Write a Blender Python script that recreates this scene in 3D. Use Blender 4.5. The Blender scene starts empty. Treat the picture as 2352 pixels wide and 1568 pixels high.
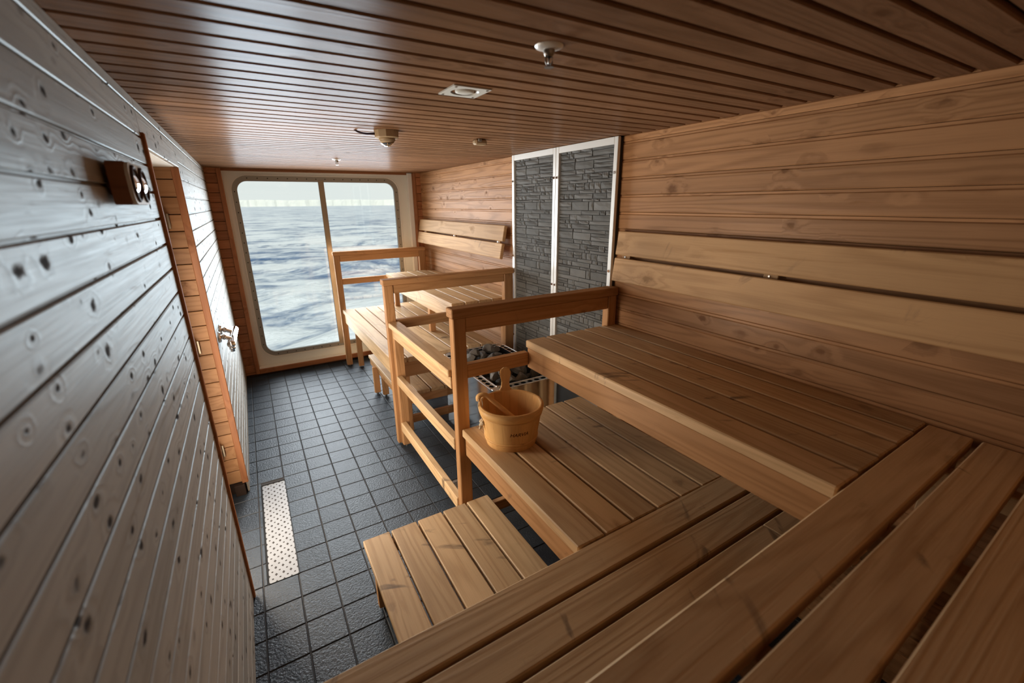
import bpy, bmesh, math, random
from mathutils import Vector, Matrix, noise
R = math.radians
random.seed(7)
S = bpy.context.scene
COL = S.collection

# ------------------------------------------------------------------ camera
CAM = Vector((0.0, 0.0, 1.765))
FPX = 998.5
yaw, pitch, roll = R(30.577), R(17.65), R(-0.505)
cp, sp, cw, sw = math.cos(pitch), math.sin(pitch), math.cos(yaw), math.sin(yaw)
FW = Vector((sw*cp, cw*cp, -sp)); r0 = Vector((cw, -sw, 0)); u0 = r0.cross(FW)
RT = r0*math.cos(roll) + u0*math.sin(roll); UP = u0*math.cos(roll) - r0*math.sin(roll)
cam = bpy.data.cameras.new('camera'); cam.sensor_width = 36; cam.lens = 36*FPX/2352
cam.clip_start = 0.02; cam.clip_end = 20000
cam.dof.use_dof = True; cam.dof.focus_distance = 2.5; cam.dof.aperture_fstop = 2.4
co = bpy.data.objects.new('camera', cam); COL.objects.link(co)
co.matrix_world = Matrix(((RT.x, UP.x, -FW.x, CAM.x), (RT.y, UP.y, -FW.y, CAM.y), (RT.z, UP.z, -FW.z, CAM.z), (0, 0, 0, 1)))
S.camera = co
def project(P):
    d = Vector(P) - CAM; z = d.dot(FW)
    if z < 0.05: return None
    return (1176 + FPX*d.dot(RT)/z, 784 - FPX*d.dot(UP)/z, z)

# ------------------------------------------------------------------ sky, daylight, exposure
W = bpy.data.worlds.new('sky'); S.world = W; W.use_nodes = True
bg = W.node_tree.nodes['Background']
bg.inputs[0].default_value = (0.77, 0.81, 0.80, 1); bg.inputs[1].default_value = 0.89
# added area light just inside the glass, standing in for window daylight
day = bpy.data.lights.new('window_daylight', 'AREA'); day.shape = 'RECTANGLE'; day.size = 1.50; day.size_y = 1.72
day.energy = 66.0; day.color = (0.87, 0.945, 1.0); day.spread = R(115)
do = bpy.data.objects.new('window_daylight', day); COL.objects.link(do)
do.location = (0.77, 5.256, 1.105); do.rotation_euler = (R(-90), 0, 0)
sun = bpy.data.lights.new('pale_sun', 'SUN'); sun.energy = 1.3; sun.angle = R(12); sun.color = (1.0, 0.97, 0.90)
so = bpy.data.objects.new('pale_sun', sun); COL.objects.link(so); so.location = (0, -3, 12)
so.rotation_euler = Vector((0.35, 0.75, -0.45)).to_track_quat('-Z', 'Y').to_euler()
S.cycles.max_bounces = 16; S.cycles.diffuse_bounces = 9; S.cycles.glossy_bounces = 6
S.view_settings.view_transform = 'Standard'; S.view_settings.look = 'None'
S.view_settings.exposure = 0.36; S.view_settings.gamma = 1.0; S.view_settings.use_curve_mapping = False

# ------------------------------------------------------------------ node helpers
def newmat(name):
    m = bpy.data.materials.new(name); m.use_nodes = True
    nt = m.node_tree; nt.nodes.clear()
    out = nt.nodes.new('ShaderNodeOutputMaterial')
    return m, nt, out
def nd(nt, t, ins=None, **props):
    n = nt.nodes.new(t)
    for k, v in props.items(): setattr(n, k, v)
    for k, v in (ins or {}).items():
        if hasattr(v, 'is_linked') or isinstance(v, bpy.types.NodeSocket): nt.links.new(v, n.inputs[k])
        else: n.inputs[k].default_value = v
    return n
def mth(nt, op, a, b=None, c=None, clamp=False):
    n = nt.nodes.new('ShaderNodeMath'); n.operation = op; n.use_clamp = clamp
    for i, v in enumerate((a, b, c)):
        if v is None: continue
        if isinstance(v, bpy.types.NodeSocket): nt.links.new(v, n.inputs[i])
        else: n.inputs[i].default_value = v
    return n.outputs[0]
def vm(nt, op, a, b):
    n = nt.nodes.new('ShaderNodeVectorMath'); n.operation = op
    for i, v in enumerate((a, b)):
        if isinstance(v, bpy.types.NodeSocket): nt.links.new(v, n.inputs[i])
        else: n.inputs[i].default_value = v
    return n.outputs[0]
def mrange(nt, v, a, b, c, d, smooth=True):
    n = nt.nodes.new('ShaderNodeMapRange'); n.interpolation_type = 'SMOOTHSTEP' if smooth else 'LINEAR'
    nt.links.new(v, n.inputs[0])
    for i, x in enumerate((a, b, c, d)): n.inputs[i+1].default_value = x
    return n.outputs[0]
def mixc(nt, f, a, b, mode='MIX'):
    n = nt.nodes.new('ShaderNodeMix'); n.data_type = 'RGBA'; n.blend_type = mode
    for i, v in ((0, f), (6, a), (7, b)):
        if isinstance(v, bpy.types.NodeSocket): nt.links.new(v, n.inputs[i])
        else: n.inputs[i].default_value = v if i == 0 else (*v, 1) if len(v) == 3 else v
    return n.outputs[2]
def coords(nt, amt=37.0):
    tc = nt.nodes.new('ShaderNodeTexCoord'); oi = nt.nodes.new('ShaderNodeObjectInfo')
    rnd = oi.outputs['Random']
    cx = nd(nt, 'ShaderNodeCombineXYZ', {0: mth(nt, 'MULTIPLY', rnd, amt), 1: mth(nt, 'MULTIPLY', rnd, amt*1.7), 2: mth(nt, 'MULTIPLY', rnd, amt*0.61)})
    return vm(nt, 'ADD', tc.outputs['Object'], cx.outputs[0]), rnd
def nz(nt, vec, scale=1.0, detail=2.0, rough=0.5, dist=0.0):
    n = nd(nt, 'ShaderNodeTexNoise', {'Vector': vec, 'Scale': scale, 'Detail': detail, 'Roughness': rough, 'Distortion': dist})
    return n.outputs[0]

def satin(nt, out, col, ro, nrm, gl, tint=(1, 1, 1)):
    """oiled / lacquered finish: diffuse body under a thin even sheen"""
    d = nd(nt, 'ShaderNodeBsdfDiffuse', {'Color': col}); g = nd(nt, 'ShaderNodeBsdfGlossy', {'Color': (*tint, 1), 'Roughness': ro})
    if nrm is not None:
        nt.links.new(nrm, d.inputs['Normal']); nt.links.new(nrm, g.inputs['Normal'])
    mx = nt.nodes.new('ShaderNodeMixShader')
    if isinstance(gl, bpy.types.NodeSocket): nt.links.new(gl, mx.inputs[0])
    else: mx.inputs[0].default_value = gl
    nt.links.new(d.outputs[0], mx.inputs[1]); nt.links.new(g.outputs[0], mx.inputs[2]); nt.links.new(mx.outputs[0], out.inputs[0])
def wood(name, light, dark, knot, rough=0.42, knots=1.0, vary=0.3, bump=0.35, ringamt=0.55, stain=0.22, gl=0.02, kd=1.0, kon=0.45, tint=(1, 1, 1), nax=2, marks=0.0):
    """planed softwood; the grain runs along the local X axis of every board"""
    m, nt, out = newmat(name)
    v, rnd = coords(nt)
    sx = nd(nt, 'ShaderNodeSeparateXYZ', {0: v})
    vv = nd(nt, 'ShaderNodeCombineXYZ', {0: mth(nt, 'MULTIPLY', sx.outputs[0], kd*5.2), 1: mth(nt, 'MULTIPLY', sx.outputs[2 if nax == 1 else 1], kd*8.5), 2: 0.0}).outputs[0]
    vo = nd(nt, 'ShaderNodeTexVoronoi', {'Vector': vv, 'Scale': 1.0, 'Randomness': 1.0}, voronoi_dimensions='2D')
    wob = nz(nt, vm(nt, 'MULTIPLY', v, (26.0, 34.0, 34.0)), 1.0, 3.0, 0.6)
    sep = nd(nt, 'ShaderNodeSeparateColor', {0: vo.outputs['Color']})
    d = mth(nt, 'DIVIDE', vo.outputs['Distance'], mth(nt, 'MULTIPLY_ADD', sep.outputs[1], 0.8, 0.55))
    d = mth(nt, 'ADD', d, mth(nt, 'MULTIPLY_ADD', wob, 0.30, -0.14))
    on = mrange(nt, sep.outputs[0], kon, kon+0.35, 0.0, 1.0)
    near = mth(nt, 'MULTIPLY', mrange(nt, d, 0.0, 0.50, 1.0, 0.0), on)
    k = mth(nt, 'MULTIPLY', mrange(nt, d, 0.05, 0.15, knots, 0.0), on)
    halo = mth(nt, 'MULTIPLY', mrange(nt, d, 0.12, 0.30, 0.45, 0.0), on)
    n1 = nz(nt, vm(nt, 'MULTIPLY', v, (0.5, 9.0, 9.0)), 1.0, 1.5, 0.45, 0.3)
    ph = mth(nt, 'ADD', mth(nt, 'MULTIPLY', n1, 62.0), mth(nt, 'MULTIPLY', near, 9.0))
    ring = mth(nt, 'MULTIPLY_ADD', mth(nt, 'SINE', ph), 0.5, 0.5)
    ring = mth(nt, 'POWER', ring, 2.0)
    fine = nz(nt, vm(nt, 'MULTIPLY', v, (5.0, 190.0, 190.0)), 1.0, 3.0, 0.6)
    st = nz(nt, vm(nt, 'MULTIPLY', v, (1.6, 5.0, 5.0)), 1.0, 4.0, 0.6, 0.6)
    streak = mrange(nt, nz(nt, vm(nt, 'MULTIPLY', v, (2.2, 26.0, 26.0)), 1.0, 4.0, 0.65, 1.2), 0.60, 0.74, 0.0, 1.0)
    f = mth(nt, 'ADD', mth(nt, 'MULTIPLY', ring, ringamt), mth(nt, 'MULTIPLY', mth(nt, 'SUBTRACT', fine, 0.5), 0.9), clamp=True)
    c = mixc(nt, f, light, dark)
    c = mixc(nt, mth(nt, 'MULTIPLY', streak, 0.45), c, dark)
    if marks:      # weathered branch stains lying across the grain
        skew = nd(nt, 'ShaderNodeVectorRotate', {'Vector': v, 'Angle': 0.5}, rotation_type='Z_AXIS' if nax == 2 else 'Y_AXIS').outputs[0]
        mk = nz(nt, vm(nt, 'MULTIPLY', skew, (15.0, 4.5, 4.5)), 1.0, 4.0, 0.55, 0.7)
        msk = nz(nt, vm(nt, 'MULTIPLY', v, (2.6, 5.0, 5.0)), 1.0, 1.0)
        mk = mth(nt, 'MULTIPLY', mrange(nt, mk, 0.60, 0.72, 0.0, marks), mrange(nt, msk, 0.50, 0.62, 0.0, 1.0))
        c = mixc(nt, mk, c, (0.115, 0.075, 0.047))
    c = mixc(nt, halo, c, dark)
    c = mixc(nt, k, c, knot)
    b = mth(nt, 'ADD', mth(nt, 'MULTIPLY', mth(nt, 'SUBTRACT', rnd, 0.5), vary), mth(nt, 'MULTIPLY', mth(nt, 'SUBTRACT', st, 0.5), stain*2))
    b = mth(nt, 'ADD', b, 1.0)
    c = mixc(nt, 1.0, c, nd(nt, 'ShaderNodeCombineColor', {0: b, 1: b, 2: b}).outputs[0], 'MULTIPLY')
    ro = mth(nt, 'ADD', mth(nt, 'MULTIPLY_ADD', fine, 0.16, rough-0.08), mth(nt, 'MULTIPLY', k, 0.25), clamp=True)
    h = mth(nt, 'ADD', mth(nt, 'MULTIPLY', fine, 0.5), mth(nt, 'MULTIPLY', ring, 0.35))
    h = mth(nt, 'ADD', h, mth(nt, 'MULTIPLY', st, 1.2))
    h = mth(nt, 'SUBTRACT', h, mth(nt, 'MULTIPLY', k, 0.8))
    bp_ = nd(nt, 'ShaderNodeBump', {'Height': h, 'Strength': bump, 'Distance': 0.0022})
    satin(nt, out, c, ro, bp_.outputs[0], mth(nt, 'MULTIPLY', mth(nt, 'MULTIPLY_ADD', mth(nt, 'ADD', k, mth(nt, 'MULTIPLY', streak, 0.5), clamp=True), -0.85, 1.0), gl), tint)
    return m
def plain(name, col, rough=0.5, metal=0.0, bump=0.0, bscale=60.0, vary=0.0, var2=0.0, gl=0.02):
    m, nt, out = newmat(name)
    v, rnd = coords(nt)
    n = nz(nt, v, bscale, 4.0, 0.6)
    b = mth(nt, 'ADD', mth(nt, 'MULTIPLY_ADD', mth(nt, 'SUBTRACT', rnd, 0.5), vary, 1.0), mth(nt, 'MULTIPLY', mth(nt, 'SUBTRACT', nz(nt, v, bscale*0.2, 4.0, 0.6), 0.5), var2*2))
    c = mixc(nt, 1.0, col, nd(nt, 'ShaderNodeCombineColor', {0: b, 1: b, 2: b}).outputs[0], 'MULTIPLY')
    bm_ = nd(nt, 'ShaderNodeBump', {'Height': n, 'Strength': bump, 'Distance': 0.004}).outputs[0] if bump else None
    if metal > 0:
        p = nd(nt, 'ShaderNodeBsdfPrincipled', {'Base Color': c, 'Roughness': rough, 'Metallic': metal})
        if bump: nt.links.new(bm_, p.inputs['Normal'])
        nt.links.new(p.outputs[0], out.inputs[0])
    else: satin(nt, out, c, rough, bm_, gl)
    return m

M = {}
M['bench'] = wood('bench_wood', (0.59, 0.395, 0.21), (0.415, 0.25, 0.118), (0.10, 0.055, 0.03), rough=0.46, knots=0.75, gl=0.038, kon=0.8, kd=0.9, marks=0.75)
M['rail'] = wood('rail_wood', (0.47, 0.25, 0.112), (0.32, 0.155, 0.06), (0.11, 0.045, 0.018), rough=0.45, knots=0.8, nax=1, kon=0.78, marks=0.3)
M['back'] = wood('backrest_wood', (0.52, 0.315, 0.15), (0.36, 0.20, 0.085), (0.16, 0.09, 0.045), rough=0.5, knots=0.6, nax=1, kon=0.7, kd=0.8, marks=0.55)
M['wallr'] = wood('panel_wood', (0.47, 0.25, 0.118), (0.28, 0.135, 0.058), (0.15, 0.07, 0.03), rough=0.40, knots=0.6, ringamt=0.55, nax=1, kon=0.6, kd=1.1)
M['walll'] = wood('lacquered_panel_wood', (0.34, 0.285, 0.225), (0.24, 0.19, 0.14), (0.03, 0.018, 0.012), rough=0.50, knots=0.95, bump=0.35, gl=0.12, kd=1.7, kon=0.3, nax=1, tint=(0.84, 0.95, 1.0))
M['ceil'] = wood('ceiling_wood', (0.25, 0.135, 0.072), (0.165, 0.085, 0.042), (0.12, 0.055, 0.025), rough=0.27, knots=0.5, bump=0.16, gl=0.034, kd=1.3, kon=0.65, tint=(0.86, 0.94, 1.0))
M['trim'] = wood('trim_wood', (0.36, 0.15, 0.065), (0.25, 0.095, 0.038), (0.12, 0.05, 0.02), rough=0.42, knots=0.4)
M['jamb'] = wood('jamb_wood', (0.40, 0.21, 0.095), (0.26, 0.12, 0.05), (0.10, 0.045, 0.02), rough=0.45, knots=0.8)
M['backing'] = plain('dark_batten_board', (0.028, 0.014, 0.008), 0.8)
M['bucket'] = wood('bucket_wood', (0.76, 0.45, 0.18), (0.66, 0.36, 0.13), (0.22, 0.09, 0.03), rough=0.38, knots=0.6, vary=0.16, ringamt=0.4, stain=0.12, bump=0.12)
M['tile'] = plain('slate_tile', (0.030, 0.039, 0.050), 0.31, bump=0.85, bscale=100.0, vary=0.35, var2=0.25, gl=0.042)
M['grout'] = plain('grout', (0.055, 0.05, 0.048), 0.75, bump=0.2, bscale=200)
M['cream'] = plain('cream_paint', (0.72, 0.745, 0.71), 0.42, var2=0.03, bscale=3)
M['white'] = plain('white_paint', (0.74, 0.74, 0.70), 0.4)
M['bezel'] = plain('grey_gasket', (0.30, 0.29, 0.26), 0.42, metal=0.3)
M['bronze'] = plain('anodised_mullion', (0.33, 0.28, 0.21), 0.35, metal=0.6)
M['drain'] = plain('worn_drain_steel', (0.29, 0.30, 0.315), 0.40, bump=0.05, bscale=90, var2=0.15, gl=0.06)
M['steel'] = plain('brushed_steel', (0.62, 0.62, 0.60), 0.32, metal=1.0, bump=0.05, bscale=90, var2=0.12)
M['mirror'] = plain('polished_steel', (0.72, 0.71, 0.69), 0.09, metal=1.0)
M['dullmetal'] = plain('dull_nickel', (0.30, 0.27, 0.24), 0.35, metal=1.0)
M['chrome'] = plain('chrome', (0.85, 0.85, 0.86), 0.05, metal=1.0)
M['brass'] = plain('satin_hinge', (0.36, 0.30, 0.22), 0.4, metal=1.0)
M['alu'] = plain('white_aluminium', (0.76, 0.76, 0.73), 0.35, metal=0.25)
M['galv'] = plain('galvanised_sheet', (0.56, 0.57, 0.56), 0.4, metal=0.7, var2=0.12, bscale=20)
M['slate'] = plain('grey_ledge_stone', (0.128, 0.128, 0.122), 0.72, bump=0.6, bscale=38.0, vary=0.45, var2=0.3)
M['slatej'] = plain('dark_stone_joint', (0.05, 0.05, 0.048), 0.9)
M['rock'] = plain('heater_rock', (0.155, 0.142, 0.128), 0.62, bump=0.7, bscale=45.0, vary=0.7, var2=0.5)
M['black'] = plain('black_rubber', (0.012, 0.012, 0.012), 0.6)
M['hole'] = plain('dark_cavity', (0.006, 0.006, 0.006), 0.9)
M['plastic'] = plain('beige_plastic', (0.40, 0.30, 0.19), 0.4)
M['cable'] = plain('dark_cable', (0.035, 0.022, 0.035), 0.45)
M['rope'] = plain('cotton_rope', (0.72, 0.58, 0.40), 0.85, bump=0.4, bscale=300)
M['ink'] = plain('burnt_print', (0.10, 0.028, 0.008), 0.7)
M['gauge'] = wood('gauge_wood', (0.22, 0.095, 0.045), (0.15, 0.06, 0.028), (0.08, 0.03, 0.015), rough=0.4, knots=0.3)
M['dial'] = plain('dial_card', (0.62, 0.60, 0.55), 0.25)
M['dialdark'] = plain('dial_dark_rim', (0.045, 0.02, 0.014), 0.3)
M['ice'] = plain('glacier_ice', (0.86, 0.86, 0.80), 0.8, bump=0.3, bscale=0.05, var2=0.10)
def glassmat():
    m, nt, out = newmat('window_glass')
    fr = nd(nt, 'ShaderNodeFresnel', {'IOR': 1.45})
    t = nd(nt, 'ShaderNodeBsdfTransparent', {'Color': (0.95, 0.97, 0.96, 1)}); g = nd(nt, 'ShaderNodeBsdfGlossy', {'Roughness': 0.02})
    mx = nt.nodes.new('ShaderNodeMixShader')
    nt.links.new(fr.outputs[0], mx.inputs[0]); nt.links.new(t.outputs[0], mx.inputs[1]); nt.links.new(g.outputs[0], mx.inputs[2])
    nt.links.new(mx.outputs[0], out.inputs[0]); return m
M['glass'] = glassmat()
def seamat():
    m, nt, out = newmat('sea_water')
    tc = nt.nodes.new('ShaderNodeTexCoord'); v = tc.outputs['Object']
    a = nz(nt, vm(nt, 'MULTIPLY', v, (0.10, 0.22, 0.2)), 1.0, 5.0, 0.6, 0.5)
    b = nz(nt, vm(nt, 'MULTIPLY', v, (0.55, 1.3, 1.0)), 1.0, 4.0, 0.65, 0.8)
    sw_ = nz(nt, vm(nt, 'MULTIPLY', v, (0.020, 0.05, 0.05)), 1.0, 3.0, 0.55, 0.3)
    h = mth(nt, 'ADD', mth(nt, 'MULTIPLY', a, 2.2), mth(nt, 'MULTIPLY', b, 0.6))
    foam = mrange(nt, mth(nt, 'ADD', mth(nt, 'MULTIPLY', a, 0.5), mth(nt, 'ADD', mth(nt, 'MULTIPLY', b, 0.25), mth(nt, 'MULTIPLY', sw_, 0.45))), 0.48, 0.66, 0.0, 1.0)
    c = mixc(nt, foam, (0.035, 0.115, 0.27), (0.80, 0.84, 0.88))
    bp_ = nd(nt, 'ShaderNodeBump', {'Height': h, 'Strength': 0.8, 'Distance': 0.9})
    p = nd(nt, 'ShaderNodeBsdfPrincipled', {'Base Color': c, 'Roughness': 0.32, 'Normal': bp_.outputs[0], 'IOR': 1.33})
    nt.links.new(p.outputs[0], out.inputs[0]); return m
M['sea'] = seamat()
def litglass():
    m, nt, out = newmat('lit_frosted_glass')
    e = nd(nt, 'ShaderNodeEmission', {'Color': (1.0, 0.86, 0.70, 1), 'Strength': 10.0}); g = nd(nt, 'ShaderNodeBsdfGlossy', {'Roughness': 0.3})
    mx = nt.nodes.new('ShaderNodeMixShader'); mx.inputs[0].default_value = 0.04
    nt.links.new(e.outputs[0], mx.inputs[1]); nt.links.new(g.outputs[0], mx.inputs[2]); nt.links.new(mx.outputs[0], out.inputs[0]); return m
M['doorglass'] = litglass()

# ------------------------------------------------------------------ mesh helpers
def link(name, me, mat=None, parent=None, loc=(0, 0, 0), rot=None):
    o = bpy.data.objects.new(name, me); COL.objects.link(o)
    if mat is not None and me is not None and not me.materials: me.materials.append(M[mat] if isinstance(mat, str) else mat)
    if parent is not None: o.parent = parent
    o.location = loc
    if rot is not None: o.rotation_euler = rot
    return o
def tag(o, label=None, cat=None, group=None, kind=None):
    if label: o['label'] = label
    if cat: o['category'] = cat
    if group: o['group'] = group
    if kind: o['kind'] = kind
    return o
def thing(name, label, cat, loc=(0, 0, 0), rz=0.0, group=None):
    o = bpy.data.objects.new(name, None); COL.objects.link(o); o.empty_display_size = 0.1
    o.location = loc; o.rotation_euler = (0, 0, rz)
    return tag(o, label, cat, group)
def mesh(name, vs, fs, smooth=False):
    me = bpy.data.meshes.new(name); me.from_pydata([tuple(v) for v in vs], [], fs); me.update()
    if smooth: me.shade_smooth()
    return me
_cb = {}
def chamfer(dx, dy, dz, b, mat):
    """box with chamfered edges: 24 vertices, 44 triangles"""
    key = (round(dx, 4), round(dy, 4), round(dz, 4), round(b, 4), mat)
    if key in _cb: return _cb[key]
    b = min(b, dx*0.4, dy*0.4, dz*0.4)
    hx, hy, hz = dx/2, dy/2, dz/2
    vs, idx = [], {}
    for sx in (-1, 1):
        for sy in (-1, 1):
            for sz in (-1, 1):
                for ax in range(3):
                    p = [sx*(hx-b), sy*(hy-b), sz*(hz-b)]
                    p[ax] = (sx*hx, sy*hy, sz*hz)[ax]
                    idx[(sx, sy, sz, ax)] = len(vs); vs.append(p)
    fs = []
    for ax in range(3):
        o1, o2 = [(1, 2), (2, 0), (0, 1)][ax]
        for s in (-1, 1):
            q = []
            for a, c in ((-1, -1), (1, -1), (1, 1), (-1, 1)):
                t = [0, 0, 0]; t[ax] = s; t[o1] = a; t[o2] = c
                q.append(idx[(*t, ax)])
            fs.append(q if s > 0 else q[::-1])
    for ax in range(3):           # edges parallel to ax
        o1, o2 = [(1, 2), (2, 0), (0, 1)][ax]
        for a in (-1, 1):
            for c in (-1, 1):
                t0 = [0, 0, 0]; t0[o1] = a; t0[o2] = c
                t1 = list(t0); t0[ax] = -1; t1[ax] = 1
                q = [idx[(*t0, o1)], idx[(*t1, o1)], idx[(*t1, o2)], idx[(*t0, o2)]]
                fs.append(q[::-1] if a*c > 0 else q)
    for sx in (-1, 1):
        for sy in (-1, 1):
            for sz in (-1, 1):
                q = [idx[(sx, sy, sz, i)] for i in range(3)]
                fs.append(q if sx*sy*sz > 0 else q[::-1])
    me = mesh('board', vs, fs); me.materials.append(M[mat])
    _cb[key] = me
    return me
AX = {0: (0, 0, 0), 1: (0, 0, R(90)), 2: (0, R(-90), 0)}
def bx(name, lo, hi, mat, parent=None, b=0.003, grain=None, base=None):
    """axis aligned board given by its two corners in world (or parent) space; grain along its longest side"""
    d = [hi[i]-lo[i] for i in range(3)]; c = [(hi[i]+lo[i])/2 for i in range(3)]
    g = grain if grain is not None else d.index(max(d))
    dims = [(d[0], d[1], d[2]), (d[1], d[0], d[2]), (d[2], d[1], d[0])][g]
    off = base if base is not None else (parent.location if (parent is not None and parent.parent is None) else Vector((0, 0, 0)))
    if parent is not None: c = Vector(c) - Vector(off)
    return link(name, chamfer(*dims, b, mat), None, parent, c, AX[g])
def lathe(name, prof, n=24, a0=0.0, a1=2*math.pi, smooth=True):
    full = abs(a1-a0-2*math.pi) < 1e-6
    vs, fs = [], []
    m = n if full else n+1
    for i in range(m):
        a = a0+(a1-a0)*i/n
        for r, z in prof: vs.append((r*math.cos(a), r*math.sin(a), z))
    k = len(prof)
    for i in range(n):
        j = (i+1) % m
        for q in range(k-1):
            fs.append((i*k+q, j*k+q, j*k+q+1, i*k+q+1))
    me = mesh(name, vs, fs, smooth)
    return me
def tube(name, pts, rad, n=10, smooth=True, flat=1.0, caps=True):
    """swept tube through pts; rad a number or list; flat squeezes the section's second axis"""
    P = [Vector(p) for p in pts]
    vs, fs = [], []
    ref = Vector((0, 0, 1))
    for i, p in enumerate(P):
        t = (P[min(i+1, len(P)-1)]-P[max(i-1, 0)]).normalized()
        s = t.cross(ref)
        if s.length < 1e-3: s = t.cross(Vector((1, 0, 0)))
        s.normalize(); u = s.cross(t)
        r = rad[i] if isinstance(rad, (list, tuple)) else rad
        for j in range(n):
            a = 2*math.pi*j/n
            vs.append(p + s*(r*math.cos(a)) + u*(r*flat*math.sin(a)))
    for i in range(len(P)-1):
        for j in range(n):
            k = (j+1) % n
            fs.append((i*n+j, i*n+k, (i+1)*n+k, (i+1)*n+j))
    if caps:
        fs.append(tuple(range(n))[::-1]); fs.append(tuple((len(P)-1)*n+j for j in range(n)))
    return mesh(name, vs, fs, smooth)
def spline(ctrl, n=8):
    """Catmull-Rom through the control points"""
    P = [Vector(p) for p in ctrl]; P = [P[0]*2-P[1]] + P + [P[-1]*2-P[-2]]
    out = []
    for i in range(1, len(P)-2):
        for k in range(n):
            t = k/n
            out.append(0.5*((2*P[i]) + (P[i+1]-P[i-1])*t + (2*P[i-1]-5*P[i]+4*P[i+1]-P[i+2])*t*t + (3*P[i]-P[i-1]-3*P[i+1]+P[i+2])*t**3))
    out.append(P[-2]); return out
def rrect(x0, x1, z0, z1, r, n=8):
    pts = []
    for cx_, cz_, a in ((x1-r, z1-r, 0), (x0+r, z1-r, 90), (x0+r, z0+r, 180), (x1-r, z0+r, 270)):
        for i in range(n+1):
            t = R(a+90*i/n); pts.append((cx_+r*math.cos(t), cz_+r*math.sin(t)))
    return pts
def ringplate(name, outer, inner, y0, y1, smooth=False):
    """flat plate in the XZ plane between two matched loops, from depth y0 to y1"""
    n = len(outer); vs = []
    for y in (y0, y1):
        for p in outer: vs.append((p[0], y, p[1]))
        for p in inner: vs.append((p[0], y, p[1]))
    fs = []
    for i in range(n):
        j = (i+1) % n
        fs.append((i, n+i, n+j, j)); fs.append((2*n+i, 2*n+j, 3*n+j, 3*n+i))
        fs.append((n+i, 3*n+i, 3*n+j, n+j)); fs.append((i, j, 2*n+j, 2*n+i))
    bm = bmesh.new(); me = mesh(name, vs, fs); bm.from_mesh(me); bmesh.ops.recalc_face_normals(bm, faces=bm.faces); bm.to_mesh(me); bm.free()
    return me
def holeplate(name, nx, ny, cx_, cy_, r, th=0.002, n=12, ry=None):
    """sheet of nx x ny cells, each with a real round hole; origin at its corner"""
    vs, fs = [], []
    ry = ry or r
    per = []
    for k in range(n):
        a = 2*math.pi*k/n
        c, s_ = math.cos(a), math.sin(a); m_ = max(abs(c), abs(s_)); per.append((c, s_, c/m_, s_/m_))
    for ix in range(nx):
        for iy in range(ny):
            ox, oy = (ix+0.5)*cx_, (iy+0.5)*cy_; b0 = len(vs)
            for z in (0.0, -th):
                for c, s_, sx, sy in per:
                    vs.append((ox+sx*cx_/2, oy+sy*cy_/2, z)); vs.append((ox+c*r, oy+s_*ry, z))
            for k in range(n):
                j = (k+1) % n
                fs.append((b0+2*k, b0+2*j, b0+2*j+1, b0+2*k+1))
                fs.append((b0+2*k+1, b0+2*j+1, b0+2*n+2*j+1, b0+2*n+2*k+1))
    return mesh(name, vs, fs)
def disc(name, r, th, n=20, bev=0.0):
    b = bev or min(th, r)*0.2
    return lathe(name, [(0.0001, th), (r-b, th), (r, th-b), (r, 0), (0.0001, 0)], n, smooth=False)

XL, XR, ZC, YW, YB = -0.25, 1.83, 2.105, 5.16, -0.50

# ------------------------------------------------------------------ floor
floor = link('floor', mesh('floor', [(-0.7, YB-0.1, -0.004), (2.0, YB-0.1, -0.004), (2.0, YW+0.12, -0.004), (-0.7, YW+0.12, -0.004)], [(0, 1, 2, 3)]), 'grout')
tag(floor, 'dark slate tiled floor with fine grout lines', kind='structure')
TX, TY, tx0, ty0 = 0.155, 0.1574, -0.2065, 4.404
cells = []
DX0, DX1, DY0, DY1 = -0.186, -0.0435, 2.043, 2.957           # drain cut-out
xs = [XL-0.14, XL-0.003] + [tx0+TX*i for i in range(0, 14)]
for i in range(-1, 14):
    for j in range(-6, 32):
        x0, x1 = tx0+TX*i, tx0+TX*(i+1); y1 = ty0-TY*j; y0 = y1-TY
        if i == -1: x0 = XL-0.01
        y1 = min(y1, YW+0.1); y0 = max(y0, YB)
        if y1-y0 < 0.02: continue
        if i == 0 and y0 > DY0-0.04 and y1 < DY1+0.04:
            x1 = DX0                                           # sliver left of the drain
        if i == -1 and 2.0 < (y0+y1)/2 < 2.95: x0 = -0.36       # door threshold
        p = project(((x0+x1)/2, (y0+y1)/2, 0))
        vis = p and -60 < p[0] < 2412 and -60 < p[1] < 1630 and x0 < 1.25 and not (y1 < 0.92 and x0 > 0.2)
        cells.append((vis, -(p[2] if p else 99), x0, x1, y0, y1))
cells.sort(key=lambda c: (not c[0], -c[1]))
rest_v, rest_f = [], []
J = 0.0024
for n_, (vis, z_, x0, x1, y0, y1) in enumerate(cells):
    if vis and n_ < 298:
        o = link('tile', chamfer(x1-x0-2*J, y1-y0-2*J, 0.012, 0.0022, 'tile'), None, floor, ((x0+x1)/2, (y0+y1)/2, -0.006+random.uniform(-.0004, .0004)))
    else:
        b0 = len(rest_v); a, b, c, d = x0+J, x1-J, y0+J, y1-J; e = 0.002
        rest_v += [(a, c, -0.005), (b, c, -0.005), (b, d, -0.005), (a, d, -0.005), (a+e, c+e, 0), (b-e, c+e, 0), (b-e, d-e, 0), (a+e, d-e, 0)]
        rest_f += [tuple(b0+q for q in f) for f in ((4, 5, 6, 7), (0, 1, 5, 4), (1, 2, 6, 5), (2, 3, 7, 6), (3, 0, 4, 7))]
tag(link('tile', mesh('tile_rest', rest_v, rest_f), 'tile', floor), kind='stuff')

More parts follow.
